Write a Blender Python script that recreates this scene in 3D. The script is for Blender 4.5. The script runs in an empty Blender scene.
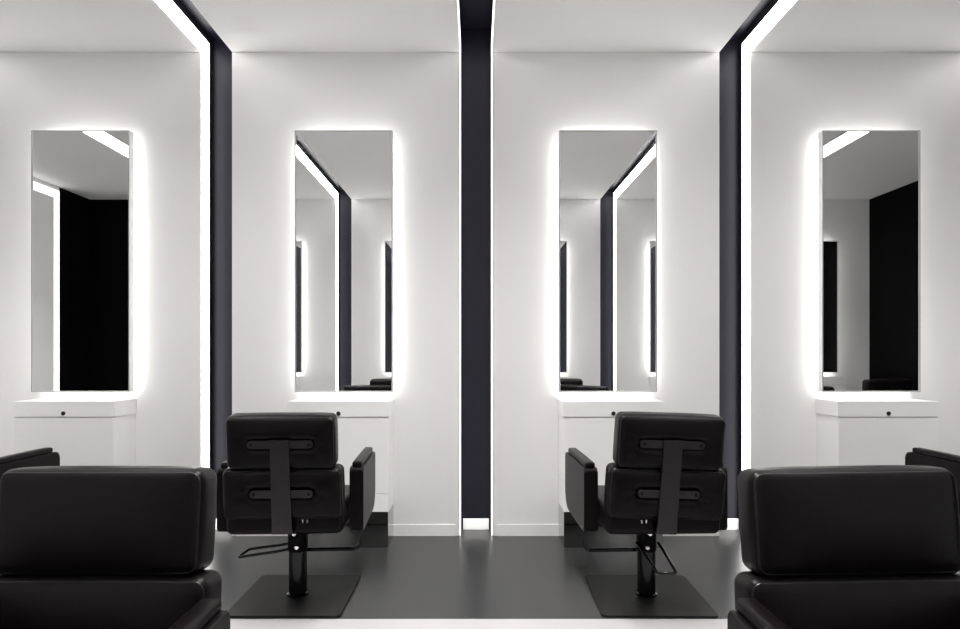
import bpy, bmesh, math, random
from mathutils import Vector, Matrix
random.seed(4)
PI = math.pi
scene = bpy.context.scene
COL = scene.collection

# ------------------------------------------------------------------ materials
def mat(name, color, rough=0.5, metal=0.0, emit=0.0, bump=0.0, bscale=200.0, var=0.0, vscale=3.0,
        coat=0.0, spec=0.5, rvar=0.0):
    m = bpy.data.materials.new(name); m.use_nodes = True
    nt = m.node_tree; b = nt.nodes['Principled BSDF']
    b.inputs['Base Color'].default_value = (*color, 1)
    b.inputs['Roughness'].default_value = rough
    b.inputs['Metallic'].default_value = metal
    b.inputs['Specular IOR Level'].default_value = spec
    b.inputs['Coat Weight'].default_value = coat
    b.inputs['Coat Roughness'].default_value = 0.08
    if emit:
        b.inputs['Emission Color'].default_value = (1.0, 0.985, 0.97, 1)
        b.inputs['Emission Strength'].default_value = emit
    tc = None
    if bump or var or rvar:
        tc = nt.nodes.new('ShaderNodeTexCoord')
    if bump:
        n = nt.nodes.new('ShaderNodeTexNoise'); n.inputs['Scale'].default_value = bscale
        n.inputs['Detail'].default_value = 3
        bp = nt.nodes.new('ShaderNodeBump'); bp.inputs['Strength'].default_value = bump
        bp.inputs['Distance'].default_value = 0.002
        nt.links.new(tc.outputs['Object'], n.inputs['Vector'])
        nt.links.new(n.outputs['Fac'], bp.inputs['Height'])
        nt.links.new(bp.outputs['Normal'], b.inputs['Normal'])
    if var or rvar:
        n = nt.nodes.new('ShaderNodeTexNoise'); n.inputs['Scale'].default_value = vscale
        n.inputs['Detail'].default_value = 5
        nt.links.new(tc.outputs['Object'], n.inputs['Vector'])
        if var:
            r = nt.nodes.new('ShaderNodeValToRGB')
            r.color_ramp.elements[0].position = 0.3; r.color_ramp.elements[1].position = 0.7
            r.color_ramp.elements[0].color = (*[c*(1-var) for c in color], 1)
            r.color_ramp.elements[1].color = (*[min(1, c*(1+var)) for c in color], 1)
            nt.links.new(n.outputs['Fac'], r.inputs['Fac'])
            nt.links.new(r.outputs['Color'], b.inputs['Base Color'])
        if rvar:
            mr = nt.nodes.new('ShaderNodeMapRange')
            mr.inputs['To Min'].default_value = rough - rvar; mr.inputs['To Max'].default_value = rough + rvar
            nt.links.new(n.outputs['Fac'], mr.inputs['Value'])
            nt.links.new(mr.outputs['Result'], b.inputs['Roughness'])
    return m

FILL = 27.0  # energy of the added fill lamps in the ceiling recesses
E_STRIP, E_BACK = 5.6, 4.0
M = dict(
    white=mat('white_wall_paint', (.80, .797, .79), .6, bump=.05, bscale=350, var=.008, vscale=2),
    ceil=mat('white_ceiling_paint', (.80, .797, .79), .7, var=.006, vscale=2),
    dark=mat('dark_recess_paint', (.0076, .0072, .0126), .42, spec=.18, bump=.05, bscale=60, var=.10, vscale=6),
    black=mat('black_panel', (.002, .002, .0022), .6, var=.1, spec=.03),
    floor=mat('dark_grey_floor', (.025, .025, .025), .30, spec=.42, var=.03, vscale=7),
    floorw=mat('pale_floor', (.34, .33, .335), .4, var=.01, vscale=5),
    cab=mat('white_laminate', (.83, .827, .82), .38, var=.006, vscale=4),
    seam=mat('seam_shadow_gap', (.25, .25, .25), .7, var=.02),
    plinth=mat('polished_plinth', (.40, .40, .40), .07, metal=1, var=.03, vscale=6),
    lock=mat('dark_lock_metal', (.03, .03, .032), .35, metal=.6, var=.05),
    glass=mat('mirror_glass', (.90, .905, .905), .008, metal=1),
    frame=mat('mirror_frame_white', (.82, .82, .82), .35, var=.01),
    rim=mat('mirror_rim_metal', (.30, .30, .30), .4, metal=.5, var=.02),
    backing=mat('mirror_backing', (.7, .7, .7), .6, var=.01),
    strip=mat('led_diffuser', (.9, .9, .9), .5, emit=E_STRIP),
    soft=mat('led_diffuser_soft', (.9, .9, .9), .5, emit=1.7),
    thin=mat('led_diffuser_thin', (.9, .9, .9), .5, emit=1.9),
    led=mat('led_backlight', (.9, .9, .9), .5, emit=E_BACK),
    trim=mat('strip_trim', (.0050, .0048, .0070), .45, spec=.2),
    leather=mat('black_leather', (.0040, .0030, .0033), .32, spec=.10, bump=.25, bscale=420, var=.12, vscale=18, rvar=.05),
    leather2=mat('black_leather_piping', (.008, .0075, .0075), .34, spec=.3, bump=.15, bscale=500),
    patent=mat('black_gloss_vinyl', (.0042, .0033, .0036), .38, spec=.07, bump=.1, bscale=300),
    steel=mat('black_brushed_metal', (.0125, .0105, .0108), .42, spec=.4, metal=.15, bump=.15, bscale=90, var=.12, vscale=30),
    gloss=mat('black_gloss_metal', (.003, .003, .003), .14, spec=.35),
    plate=mat('black_base_plate', (.008, .0075, .0075), .46, spec=.2, bump=.1, bscale=260, var=.08, vscale=12),
    chrome=mat('chrome', (.85, .85, .85), .15, metal=1),
)

# ------------------------------------------------------------------ helpers
def link(name, bm, m, parent=None, smooth=True, angle=38, wn=False):
    bmesh.ops.recalc_face_normals(bm, faces=bm.faces)
    me = bpy.data.meshes.new(name); bm.to_mesh(me); bm.free()
    me.materials.append(m)
    if smooth:
        for p in me.polygons: p.use_smooth = True
        me.set_sharp_from_angle(angle=math.radians(angle))
    o = bpy.data.objects.new(name, me); COL.objects.link(o)
    if parent: o.parent = parent
    if wn:
        md = o.modifiers.new('weighted', 'WEIGHTED_NORMAL'); md.keep_sharp = True; md.weight = 100
    return o

def box(bm, x0, x1, y0, y1, z0, z1, bev=0.0, seg=2):
    vs = [bm.verts.new((x, y, z)) for x in (x0, x1) for y in (y0, y1) for z in (z0, z1)]
    fs = [bm.faces.new([vs[i] for i in q]) for q in
          ((0,1,3,2),(4,6,7,5),(0,4,5,1),(2,3,7,6),(0,2,6,4),(1,5,7,3))]
    if bev:
        es = list({e for f in fs for e in f.edges})
        bmesh.ops.bevel(bm, geom=es, offset=bev, segments=seg, profile=.5, affect='EDGES')

def boxo(name, m, x0, x1, y0, y1, z0, z1, parent=None, bev=0.0):
    bm = bmesh.new(); box(bm, x0, x1, y0, y1, z0, z1, bev)
    return link(name, bm, m, parent, wn=bool(bev))

def tube(bm, pts, r, seg=12, closed=False):
    pts = [Vector(p) for p in pts]; n = len(pts); rings = []
    prev = None
    for i, p in enumerate(pts):
        a = pts[(i-1) % n] if (closed or i) else p
        b = pts[(i+1) % n] if (closed or i < n-1) else p
        t = (b - a).normalized()
        if prev is None:
            u = t.orthogonal().normalized()
        else:
            u = (prev - t*prev.dot(t)).normalized()
        prev = u; v = t.cross(u)
        rings.append([bm.verts.new(p + u*(r*math.cos(2*PI*k/seg)) + v*(r*math.sin(2*PI*k/seg))) for k in range(seg)])
    for i in range(n if closed else n-1):
        A, B = rings[i], rings[(i+1) % n]
        off = 0
        if closed and i == n-1:
            off = min(range(seg), key=lambda s: (A[0].co - B[s].co).length)
        for k in range(seg):
            bm.faces.new((A[k], A[(k+1) % seg], B[(k+1+off) % seg], B[(k+off) % seg]))
    if not closed:
        bm.faces.new(rings[0][::-1]); bm.faces.new(rings[-1])

def rounded_path(pts, r, seg=6):
    """polyline with rounded inner corners"""
    pts = [Vector(p) for p in pts]; out = [pts[0]]
    for i in range(1, len(pts)-1):
        p = pts[i]; a = (pts[i-1]-p); b = (pts[i+1]-p)
        rr = min(r, a.length*.49, b.length*.49)
        A = p + a.normalized()*rr; B = p + b.normalized()*rr
        for k in range(seg+1):
            t = k/seg
            out.append(A*(1-t)**2 + p*2*t*(1-t) + B*t**2)
    out.append(pts[-1]); return out

def lathe(bm, prof, seg=32, center=(0,0,0), axis='z'):
    c = Vector(center); rings = []
    for r, h in prof:
        ring = []
        for k in range(seg):
            a = 2*PI*k/seg
            if axis == 'z': v = Vector((r*math.cos(a), r*math.sin(a), h))
            elif axis == 'y': v = Vector((r*math.cos(a), h, r*math.sin(a)))
            ring.append(bm.verts.new(c + v))
        rings.append(ring)
    for A, B in zip(rings, rings[1:]):
        for k in range(seg): bm.faces.new((A[k], A[(k+1) % seg], B[(k+1) % seg], B[k]))
    bm.faces.new(rings[0][::-1]); bm.faces.new(rings[-1])

def rrect(w, h, r, seg=6):
    """rounded rectangle outline, half sizes w,h"""
    out = []
    for cx, cy, a0 in ((w-r, h-r, 0), (-w+r, h-r, PI/2), (-w+r, -h+r, PI), (w-r, -h+r, 1.5*PI)):
        for k in range(seg+1):
            a = a0 + PI/2*k/seg
            out.append((cx + r*math.cos(a), cy + r*math.sin(a)))
    return out

def prism(bm, outline, to3, d0, d1, bev=0.0, seg=3):
    """outline 2D closed; to3(u,v,d) -> 3D"""
    A = [bm.verts.new(to3(u, v, d0)) for u, v in outline]
    B = [bm.verts.new(to3(u, v, d1)) for u, v in outline]
    f0 = bm.faces.new(A); f1 = bm.faces.new(B[::-1])
    n = len(A)
    for i in range(n): bm.faces.new((A[(i+1) % n], A[i], B[i], B[(i+1) % n]))
    if bev:
        es = list(set(f0.edges) | set(f1.edges))
        bmesh.ops.bevel(bm, geom=es, offset=bev, segments=seg, profile=.5, affect='EDGES')

def cushion(half, r, step=.014, puff=(.0, .012, .0), disp=None, xf=None):
    """upholstered block with rounded edges, softly puffed faces"""
    bm = bmesh.new()
    def axis(a):
        inner = a - r
        n = max(2, round(2*inner/step))
        c = [-a + r*(1 - math.tan(PI/4*(1-k/4))) if False else -a + r*k/4 for k in range(4)]
        c += [-inner + 2*inner*k/n for k in range(n+1)]
        c += [inner + r*(k+1)/4 for k in range(4)]
        return c
    ax = [axis(h) for h in half]
    cache = {}
    def V(p):
        key = tuple(round(c, 5) for c in p)
        if key not in cache: cache[key] = bm.verts.new(p)
        return cache[key]
    for d in range(3):
        e, f = [(1, 2), (2, 0), (0, 1)][d]
        for s in (-1, 1):
            for i in range(len(ax[e])-1):
                for j in range(len(ax[f])-1):
                    q = []
                    for (a, b) in ((i, j), (i+1, j), (i+1, j+1), (i, j+1)):
                        p = [0, 0, 0]; p[d] = s*half[d]; p[e] = ax[e][a]; p[f] = ax[f][b]
                        q.append(V(p))
                    bm.faces.new(q if s > 0 else q[::-1])
    for v in bm.verts:
        p = v.co
        q = Vector([max(-(h-r), min(h-r, c)) for c, h in zip(p, half)])
        n = p - q
        if n.length > 1e-9: p = q + n.normalized()*r
        u = [max(-1, min(1, c/h)) for c, h in zip(p, half)]
        g = Vector((p.x + u[0]*puff[0]*(1-u[1]**2)*(1-u[2]**2),
                    p.y + u[1]*puff[1]*(1-u[0]**4)*(1-u[2]**2),
                    p.z + u[2]*puff[2]*(1-u[0]**4)*(1-u[1]**2)))
        if disp: g = disp(g, u)
        v.co = xf(g) if xf else g
    return bm

def piping(half, r, sy, rad=.003, xf=None, k=.29, puff=0.0):
    bm = bmesh.new()
    o = rrect(half[0]-k*r, half[2]-k*r, (1-k)*r + .004, 8)
    y = sy*(half[1]-k*r)
    pts = []
    # subdivide straight runs
    for i, (a, b) in enumerate(o):
        a2, b2 = o[(i+1) % len(o)]
        n = max(1, int(math.hypot(a2-a, b2-b)/.03))
        for t in range(n): pts.append(Vector((a+(a2-a)*t/n, y, b+(b2-b)*t/n)))
    if xf: pts = [xf(p) for p in pts]
    tube(bm, pts, rad, 8, closed=True)
    return bm

def empty(name, label, cat, loc=(0, 0, 0), rz=0, group=None):
    o = bpy.data.objects.new(name, None); COL.objects.link(o)
    o.empty_display_size = .1
    o.location = loc; o.rotation_euler = (0, 0, rz)
    o['label'] = label; o['category'] = cat
    if group: o['group'] = group
    return o

def struct(o):
    o['kind'] = 'structure'; return o

def dup(root, loc, rz, label):
    r = root.copy(); COL.objects.link(r); r.location = loc; r.rotation_euler = (0, 0, rz); r['label'] = label
    for ch in list(root.children):
        c = ch.copy(); COL.objects.link(c); c.parent = r
        for g in list(ch.children):
            d = g.copy(); COL.objects.link(d); d.parent = c
    return r

# ------------------------------------------------------------------ room
YB, YF = 4.05, -0.04          # wall with the stations / wall behind the camera
H, GD, GW = 3.10, 0.155, 0.098  # ceiling height, recess depth, recess half width
XL, XR = -4.85, 4.94
GX = [-3.33, -1.662, 0.0, 1.658, 3.33]
GWC = 0.103                   # the middle recess is a touch wider
edges = [XL] + [e for g in GX for e in (g-(GW if g else GWC), g+(GW if g else GWC))] + [XR]
bays = [(edges[i], edges[i+1]) for i in range(0, len(edges), 2)]

YM0, YM1 = 1.43, 2.785        # pale runner between the two rows
struct(boxo('floor', M['floor'], XL-.2, XR+.2, YM1, YB+GD+.1, -.05, 0))
struct(boxo('floor', M['floorw'], XL-.2, XR+.2, YM0, YM1, -.05, 0))
struct(boxo('floor', M['floor'], XL-.2, XR+.2, YF-GD-.1, YM0, -.05, 0))

for i, (a, b) in enumerate(bays):
    struct(boxo('wall_back', M['white'], a, b, YB, YB+GD, 0, H, bev=.002))
    w = 'black' if i == 0 else 'white'
    struct(boxo('wall_front', M[w], a, b, YF-GD, YF, 0, H, bev=.002))
    struct(boxo('ceiling', M['ceil'], a, b, YF-GD, YB+GD, H, H+GD, bev=.002))
    struct(boxo('baseboard_back', M['cab'], a+.03, b-.03, YB-.006, YB, 0, .074, bev=.0015))
    struct(boxo('baseboard_front', M['cab'], a+.03, b-.03, YF, YF+.006, 0, .074, bev=.0015))
struct(boxo('wall_back_recess', M['dark'], XL-.2, XR+.2, YB+GD, YB+GD+.1, 0, H+.4))
struct(boxo('wall_front_recess', M['dark'], XL-.2, XR+.2, YF-GD-.1, YF-GD, 0, H+.4))
struct(boxo('ceiling_recess', M['dark'], XL-.2, -GWC, YF-GD, YB+GD, H+GD, H+GD+.1))
struct(boxo('ceiling_recess', M['dark'], GWC, XR+.2, YF-GD, YB+GD, H+GD, H+GD+.1))
struct(boxo('ceiling_recess', M['dark'], -.3, .3, YF-GD, YB+GD, H+.232, H+.33))
for g in GX:
    struct(boxo('baseboard_recess', M['cab'], g-GW+.012, g+GW-.012, YB+GD-.012, YB+GD, 0, .072, bev=.0015))
# side walls
struct(boxo('wall_right', M['black'], XR, XR+.1, YF, YB, 0, H))
struct(boxo('wall_left', M['black'], XL-.1, XL, YF, .54, 0, H))
struct(boxo('wall_left', M['white'], XL-.1, XL, .54, YB, 0, H))

# light strips: a glowing lining on one side of each recess, up the wall, over the ceiling, down the other wall
def strip(gx, side, label, m='strip', th=.005):
    """side -1: on the left face of the recess, +1: on the right face"""
    e = empty('light_strip', label, 'light', (gx + side*(GW if gx else GWC), YB, 0), 0, 'light strips in the wall recesses')
    x0, x1 = sorted((-side*.002, -side*(.002+th)))
    pr = .0018 if gx else .0004                                    # stands just proud of the wall face
    gd = .105                                     # glowing depth; the rest of the reveal is dark trim
    ya, yb = YF-YB, GD
    for args in ((-pr, gd, .002, H+gd),                        # up the back wall
                 (ya-gd, ya+pr, .002, H+gd),                   # down the front wall
                 (ya+pr, -pr, H-pr, H+gd)):                         # over the ceiling
        bm = bmesh.new(); box(bm, x0, x1, *args)
        link('diffuser', bm, M[m], e)
    x0, x1 = sorted((-side*.002, -side*(.004+th)))
    for args in ((gd, yb-.014, .002, H+GD-.002), (ya-GD+.002, ya-gd, .002, H+GD-.002), (ya-gd, gd, H+gd, H+GD-.002)):
        bm = bmesh.new(); box(bm, x0, x1, *args)
        link('trim_profile', bm, M['trim'], e)
    return e
strip(GX[1], -1, 'white light strip up the left recess, left of the left pedestal chair')
strip(GX[3], 1, 'white light strip up the right recess, right of the right pedestal chair')
strip(GX[2], -1, 'thin light line along the left edge of the middle dark recess', 'thin', .0012)
strip(GX[2], 1, 'thin light line along the right edge of the middle dark recess', 'thin', .0012)
strip(GX[0], -1, 'ceiling light strip reflected in the leftmost mirror, top right corner')
strip(GX[4], 1, 'ceiling light strip reflected in the rightmost mirror, top left corner')
lf = empty('wall_light', 'white light frame on the left side wall, reflected in the leftmost mirror', 'light', (XL, .59, 0))
bm = bmesh.new()
box(bm, .001, .006, -.04, .04, 0.002, 3.05)
link('diffuser', bm, M['soft'], lf)
bm = bmesh.new(); box(bm, .001, .006, .04, 3.2, 2.965, 3.05)
link('diffuser', bm, M['soft'], lf)

# ------------------------------------------------------------------ mirrors
def make_mirror():
    e = empty('wall_mirror', '', 'mirror', (0, 0, 0), 0, 'backlit wall mirrors')
    W, Z0, Z1 = .305, .9286, 2.561
    yf, yb = -.105, -.052                         # front of glass, back of frame (wall at 0)
    bm = bmesh.new(); t = .007
    for (a, b, c, d) in ((-W, -W+t, Z0, Z1), (W-t, W, Z0, Z1), (-W+t, W-t, Z0, Z0+t), (-W+t, W-t, Z1-t, Z1)):
        box(bm, a, b, yf, yb, c, d, .001, 1)
    link('frame', bm, M['frame'], e)
    bm = bmesh.new(); r = .0045
    for (a, b, c, d) in ((-W, -W+r, Z0, Z1), (W-r, W, Z0, Z1), (-W+r, W-r, Z0, Z0+r), (-W+r, W-r, Z1-r, Z1)):
        box(bm, a, b, yf-.003, yf-.0002, c, d)
    link('rim', bm, M['rim'], e, smooth=False)['label'] = 'thin grey metal rim'
    boxo('mirror_glass', M['glass'], -W+t, W-t, yf+.003, yf+.009, Z0+t, Z1-t, e)
    boxo('back_panel', M['backing'], -W+t, W-t, yf+.009, yb+.001, Z0+t, Z1-t, e)
    bm = bmesh.new(); q = .020; s = .012
    for (a, b, c, d) in ((-W+q, -W+q+s, Z0+q, Z1-q), (W-q-s, W-q, Z0+q, Z1-q), (-W+q+s, W-q-s, Z0+q, Z0+q+s), (-W+q+s, W-q-s, Z1-q-s, Z1-q)):
        box(bm, a, b, yb+.001, -.010, c, d)
    link('backlight', bm, M['led'], e)
    return e
MX = [-2.469, -.826, .824, 2.467]
ML = ['backlit mirror far left, a white light frame and black opening reflected in it',
      'backlit mirror behind the left pedestal chair, left of the middle dark recess',
      'backlit mirror behind the right pedestal chair, right of the middle dark recess',
      'backlit mirror far right, a black side wall and dark mirror reflected in it']
m0 = make_mirror(); m0.location = (MX[0], YB, 0); m0['label'] = ML[0]
for x, l in zip(MX[1:], ML[1:]): dup(m0, (x, YB, 0), 0, l)
OX = [-2.469, -.826, .824, 2.467, 4.18]
OL = ['opposite wall mirror whose edge shows at the left of the left inner mirror',
      'opposite wall mirror whose edge shows at the right of the left inner mirror',
      'opposite wall mirror whose edge shows at the left of the right inner mirror',
      'opposite wall mirror whose edge shows at the right of the right inner mirror',
      'dark opposite wall mirror reflected at the left of the rightmost mirror']
for x, l in zip(OX, OL): dup(m0, (x, YF, 0), PI, l)

# ------------------------------------------------------------------ cabinets
def make_cabinet():
    e = empty('vanity_cabinet', '', 'cabinet', (0, 0, 0), 0, 'wall cabinets under the mirrors')
    W, D = .305, .25
    boxo('carcass', M['cab'], -W+.006, W-.006, -D+.012, 0, .4225, .787, e, bev=.001)
    boxo('lower_carcass', M['cab'], -W+.006, W-.006, -D+.012, 0, .2165, .4195, e, bev=.001)
    boxo('door', M['cab'], -W+.006, W-.006, -D, -D+.0115, .3265, .784, e, bev=.0012)
    boxo('lower_rail', M['cab'], -W+.006, W-.006, -D, -D+.0115, .2165, .3235, e, bev=.0012)
    dr = boxo('drawer', M['cab'], -W, W, -D-.004, 0, .788, .881, e, bev=.0025)
    bm = bmesh.new()
    lathe(bm, [(.0125, 0), (.0125, -.004), (.0105, -.006), (.004, -.0062), (.004, -.003), (.0005, -.003)], 24, (0, -D-.004, .809), 'y')
    link('lock', bm, M['lock'], dr)
    boxo('plinth', M['plinth'], -W+.008, W-.008, -D+.003, 0, 0, .216, e, bev=.001)
    return e
CX = [-2.478, -.826, .826, 2.478]
CL = ['white wall cabinet under the leftmost mirror, beside the left edge',
      'white wall cabinet behind the left pedestal chair',
      'white wall cabinet behind the right pedestal chair',
      'white wall cabinet under the rightmost mirror, beside the right edge']
c0 = make_cabinet(); c0.location = (CX[0], YB, 0); c0['label'] = CL[0]
for x, l in zip(CX[1:], CL[1:]): dup(c0, (x, YB, 0), 0, l)
COX = [-2.478, -.826, .826, 2.478, 4.2]
COL_L = ['white opposite cabinet glimpsed at the lower left of the left inner mirror',
         'white opposite cabinet behind the large foreground chair on the left',
         'white opposite cabinet behind the large foreground chair on the right',
         'white opposite cabinet glimpsed at the lower right of the right inner mirror',
         'white opposite cabinet glimpsed at the lower left of the rightmost mirror']
for x, l in zip(COX, COL_L): dup(c0, (x, YF, 0), PI, l)

# ------------------------------------------------------------------ salon chair
TILT = math.radians(6.0)
RB = Matrix.Rotation(TILT, 3, 'X')
BO = Vector((0, -.25, .560))
def bx(p):                                          # reclined back frame -> chair
    return RB @ Vector(p) + BO
HL = (.256, .055, .113)                            # lower back cushion half size
HH = (.232, .052, .116)                             # head cushion
OH = Vector((0, -.010, .231))
BARL, BARU = (.135, .007), (.140, .227)               # mounting bars: half length, height in back frame

def seg_dist(px, pz, hl, z):
    dx = max(0, abs(px)-hl+.018)
    return math.hypot(dx, pz-z)

def dent(hl, z, depth, width, oz):
    def f(g, u):
        if g.y < 0:
            d = seg_dist(g.x, g.z+oz, hl, z)
            k = max(0.0, -u[1])**2
            dd = depth*math.exp(-(d/width)**2)
            # creases radiating from the bar ends
            ex = abs(g.x)-hl
            ang = math.atan2(g.z+oz-z, ex+.02)
            rr = math.hypot(g.z+oz-z, ex+.0)
            cr = 0
            if ex > -.01:
                cr = .0035*math.cos(ang*7 + 1.3)*math.exp(-((rr-.035)/.03)**2)
            g = Vector((g.x, g.y + k*(dd + cr), g.z))
        return g
    return f

def make_chair(s):
    """s=+1: support bar to the right, pedal to the left; -1 mirrored bar, pedal towards the back"""
    e = empty('salon_chair', '', 'chair', (0, 0, 0), 0, 'black salon chairs')
    # base and column
    bm = bmesh.new()
    prism(bm, rrect(.2575, .2575, .022), lambda u, v, d: (u, v, d), 0.0, .011, .003, 2)
    link('base_plate', bm, M['plate'], e, wn=True)
    bm = bmesh.new()
    lathe(bm, [(.052, .011), (.052, .016), (.0435, .022), (.0435, .262), (.030, .262), (.030, .34)], 40)
    col = link('column', bm, M['gloss'], e)
    bm = bmesh.new()
    lathe(bm, [(.0445, .222), (.0475, .228), (.0475, .328), (.044, .334), (.031, .334)], 40)
    link('collar', bm, M['patent'], col)
    for zz, xx in ((.247, .006), (.312, -.006)):
        bm = bmesh.new()
        lathe(bm, [(.0105, 0), (.0105, -.003), (.008, -.005), (.0005, -.005)], 16, (xx*s, -.047, zz), 'y')
        link('bolt', bm, M['chrome'], col)['label'] = 'bright chrome bolt'
    # pump pedal loop
    bm = bmesh.new()
    if s > 0:
        pts = [(-.040, .035, .245), (-.10, .045, .232), (-.252, .050, .210), (-.275, -.035, .198), (-.10, -.030, .222), (-.040, -.020, .232)]
    else:
        pts = [(-.052, -.020, .262), (-.045, -.06, .250), (-.010, -.245, .195), (.072, -.245, .195), (.058, -.06, .250), (.052, -.020, .262)]
    tube(bm, rounded_path(pts, .012, 4), .0068, 10)
    link('pump_pedal', bm, M['gloss'], e)
    # support bar from column to beneath the arm
    bm = bmesh.new()
    tube(bm, rounded_path([(s*.035, .05, .208), (s*.284, .05, .208), (s*.303, .05, .36)], .03, 6), .0095, 12)
    link('support_bar', bm, M['gloss'], e)
    # seat
    bm = cushion((.255, .275, .055), .028, .03, (.0, .0, .010), None, lambda g: g + Vector((0, .005, .425)))
    st = link('seat', bm, M['leather'], e)
    bm = bmesh.new(); box(bm, -.11, .11, -.13, .17, .335, .371, .006)
    link('seat_frame', bm, M['steel'], e)
    for k in (0, 1):
        bm = bmesh.new(); box(bm, s*(.082+.020*k)-.003, s*(.082+.020*k)+.003, -.276, -.266, .423, .441, .001, 1)
        link('adjuster_pin', bm, M['chrome'], st)['label'] = 'small bright metal pin'
    # lower back and head cushion
    bm = cushion(HL, .026, .0125, (.003, .019, .006), dent(*BARL, .036, .026, 0), bx)
    bk = link('backrest', bm, M['leather'], e)
    for sy in (-1, 1): link('piping', piping(HL, .026, sy, .0028, bx), M['leather2'], bk)
    bm = cushion(HH, .026, .0125, (.003, .015, .006), dent(*BARU, .032, .023, OH.z), lambda g: bx(g + OH))
    hd = link('headrest', bm, M['leather'], e)
    for sy in (-1, 1): link('piping', piping(HH, .026, sy, .0028, lambda g: bx(g + OH)), M['leather2'], hd)
    # bracket: upright strap bent under the seat, two cross bars
    bm = bmesh.new()
    path = [bx((0, -.076, .248)), bx((0, -.074, .0)), Vector((0, -.306, .415)), Vector((0, -.298, .384)), Vector((0, -.273, .380)), Vector((0, -.262, .380))]
    path = rounded_path(path, .02, 6)
    hw = .040; th = .007
    ring = []
    for i, p in enumerate(path):
        a = path[max(0, i-1)]; b = path[min(len(path)-1, i+1)]
        t = (b-a).normalized(); n = Vector((0, t.z, -t.y))
        w = hw + (.004*min(1, i/len(path)*2))
        ring.append([bm.verts.new(p + Vector((x*w, 0, 0)) + n*y) for x, y in ((-1, th/2), (1, th/2), (1, -th/2), (-1, -th/2))])
    for A, B in zip(ring, ring[1:]):
        for k in range(4): bm.faces.new((A[k], A[(k+1) % 4], B[(k+1) % 4], B[k]))
    bm.faces.new(ring[0]); bm.faces.new(ring[-1][::-1])
    br = link('back_bracket', bm, M['steel'], e, angle=25)
    for (hl, z), yy in ((BARL, -.064), (BARU, -.066)):
        bm = bmesh.new()
        prism(bm, rrect(hl, .0175, .0174, 8), lambda u, v, d: bx((u, d, v+z)), yy-.004, yy+.003, .001, 1)
        link('cross_bar', bm, M['steel'], br, wn=True)
        for sx in (-1, 1):
            bm = bmesh.new()
            c = Vector((sx*(hl-.018), yy-.004, z))
            lathe(bm, [(.0062, 0), (.0062, -.002), (.003, -.0035), (.0004, -.0035)], 12, c, 'y')
            for v in bm.verts: v.co = bx(v.co)
            link('bolt', bm, M['patent'], br)
    # arms
    for sx in (-1, 1):
        o = []
        def arc(cy, cz, r, a0, a1, n=8):
            for k in range(n+1):
                a = math.radians(a0 + (a1-a0)*k/n)
                o.append((cy + r*math.cos(a), cz + r*math.sin(a)))
        y0, y1, z0, z1 = -.150, .365, .352, .642
        arc(y1-.03, z1-.03, .03, 0, 90); arc(y0+.018, z1-.018, .018, 90, 180)
        arc(y0+.018, z0+.018, .018, 180, 270); arc(y1-.10, z0+.10, .10, 270, 360)
        bm = bmesh.new()
        a, b = sorted((sx*.268, sx*.332))
        prism(bm, o, lambda u, v, d: (d, u, v), a, b, .014, 4)
        am = link('armrest', bm, M['patent'], e, angle=50, wn=True)
        # flat leather side panel edge piping
        for xx in (sx*.2705, sx*.3295):
            bmp = bmesh.new()
            cy, cz = (y0+y1)/2, (z0+z1)/2
            pts = [Vector((xx, cy+(u-cy)*.988, cz+(v-cz)*.982)) for u, v in o]
            fine = []
            for i, p in enumerate(pts):
                q = pts[(i+1) % len(pts)]; n = max(1, int((q-p).length/.03))
                fine += [p.lerp(q, t/n) for t in range(n)]
            tube(bmp, fine, .0028, 8, closed=True)
            link('piping', bmp, M['leather2'], am)
        bm = cushion((.0225, .232, .0145), .010, .03, (.0, .0, .003), None, lambda g: g + Vector((sx*.300, .096, .654)))
        link('arm_pad', bm, M['leather'], am)
        bm = bmesh.new()
        tube(bm, rounded_path([(sx*.300, .300, .40), (sx*.302, .300, .326), (sx*.300, .21, .326), (sx*.24, .12, .352), (sx*.15, .12, .352)], .03, 6), .0075, 10)
        link('arm_support', bm, M['gloss'], e)
    return e

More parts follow.
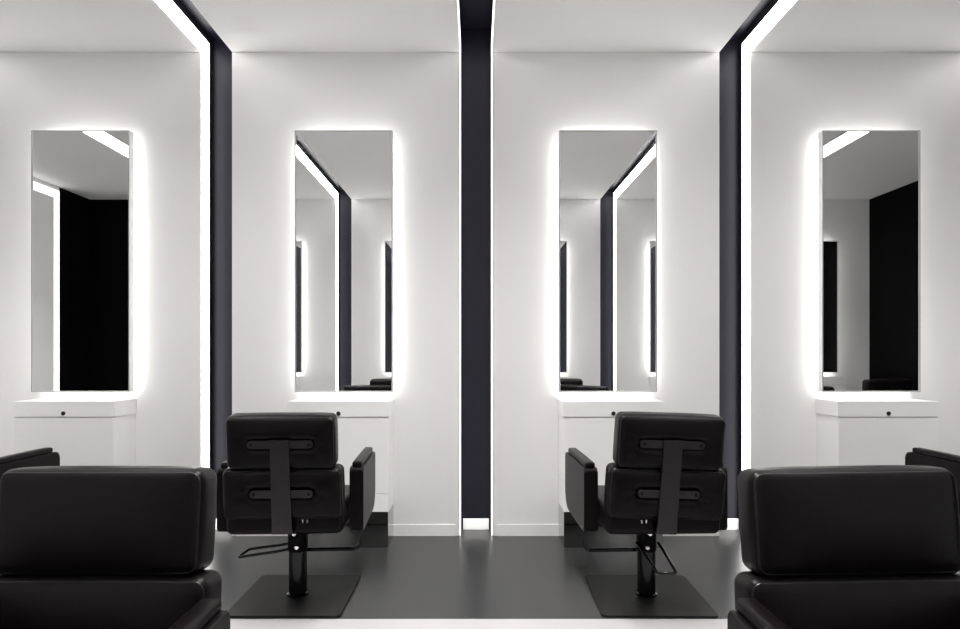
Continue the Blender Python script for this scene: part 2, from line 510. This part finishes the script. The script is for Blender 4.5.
cA = make_chair(1); cB = make_chair(-1)
cA.location = (-.859, 3.05, 0); cA.rotation_euler = (0, 0, math.radians(3.0))
cA['label'] = 'black leather salon chair seen from behind on the left, pedal loop pointing left'
cB.location = (.822, 3.05, 0); cB.rotation_euler = (0, 0, math.radians(1.6))
cB['label'] = 'black leather salon chair seen from behind on the right, pedal loop towards the camera'
for c in (cA, cB):                                  # the seat has swivelled a little on its base
    for ch in c.children:
        if ch.name.split('.')[0] in ('base_plate', 'column', 'pump_pedal'):
            ch.rotation_euler = (0, 0, -c.rotation_euler.z - (.02 if c is cB else 0))
def lean(c, deg):
    for ch in c.children:                         # the back leans a little to one side
        if ch.name.split('.')[0] in ('headrest', 'backrest', 'back_bracket'):
            a, z0 = math.radians(deg), .45
            ch.rotation_euler = (0, a, 0); ch.location = (-math.sin(a)*z0, 0, z0 - math.cos(a)*z0)
lean(cB, 2.0)
dup(cA, (-2.58, 3.05, 0), 0, 'black salon chair facing the far left cabinet, only an armrest in view')
dup(cB, (2.65, 3.05, 0), 0, 'black salon chair facing the far right cabinet, only an armrest in view')
dup(cA, (-.845, 1.17, 0), PI, 'large black foreground chair in the lower left corner, facing the camera')
lean(dup(cB, (.857, 1.17, 0), PI, 'large black foreground chair in the lower right corner, facing the camera'), .9)
dup(cB, (4.2, 1.17, 0), PI, 'black chair reflected at the bottom of the rightmost mirror')

# ------------------------------------------------------------------ added fill lamps, tucked in the ceiling recesses to brighten floor and lower walls
for g in GX:
    l = bpy.data.lights.new('recess_fill', 'AREA'); l.shape = 'RECTANGLE'
    l.size, l.size_y = .06, 1.8; l.energy = FILL if g else FILL*1.45; l.spread = math.radians(115 if g else 85); l.color = (1, .985, .97)
    o = bpy.data.objects.new('recess_fill', l); COL.objects.link(o)
    o.location = (g - math.copysign(.05, g), 2.1, H+GD-.01) if g else (0, 2.3, H+.222)

# ------------------------------------------------------------------ camera / world
cam = bpy.data.cameras.new('camera'); co = bpy.data.objects.new('camera', cam); COL.objects.link(co)
co.location = (0, 0, 1.172); co.rotation_euler = (PI/2, 0, 0)
cam.sensor_width = 36; cam.lens = 632/960*36
cam.shift_x = 4/960; cam.shift_y = 38.5/960
cam.clip_start = .01
scene.camera = co
w = bpy.data.worlds.new('world'); scene.world = w; w.use_nodes = True
w.node_tree.nodes['Background'].inputs[0].default_value = (0, 0, 0, 1)
vs = scene.view_settings
vs.view_transform = 'Standard'; vs.look = 'None'; vs.gamma = 1; vs.exposure = 0.48
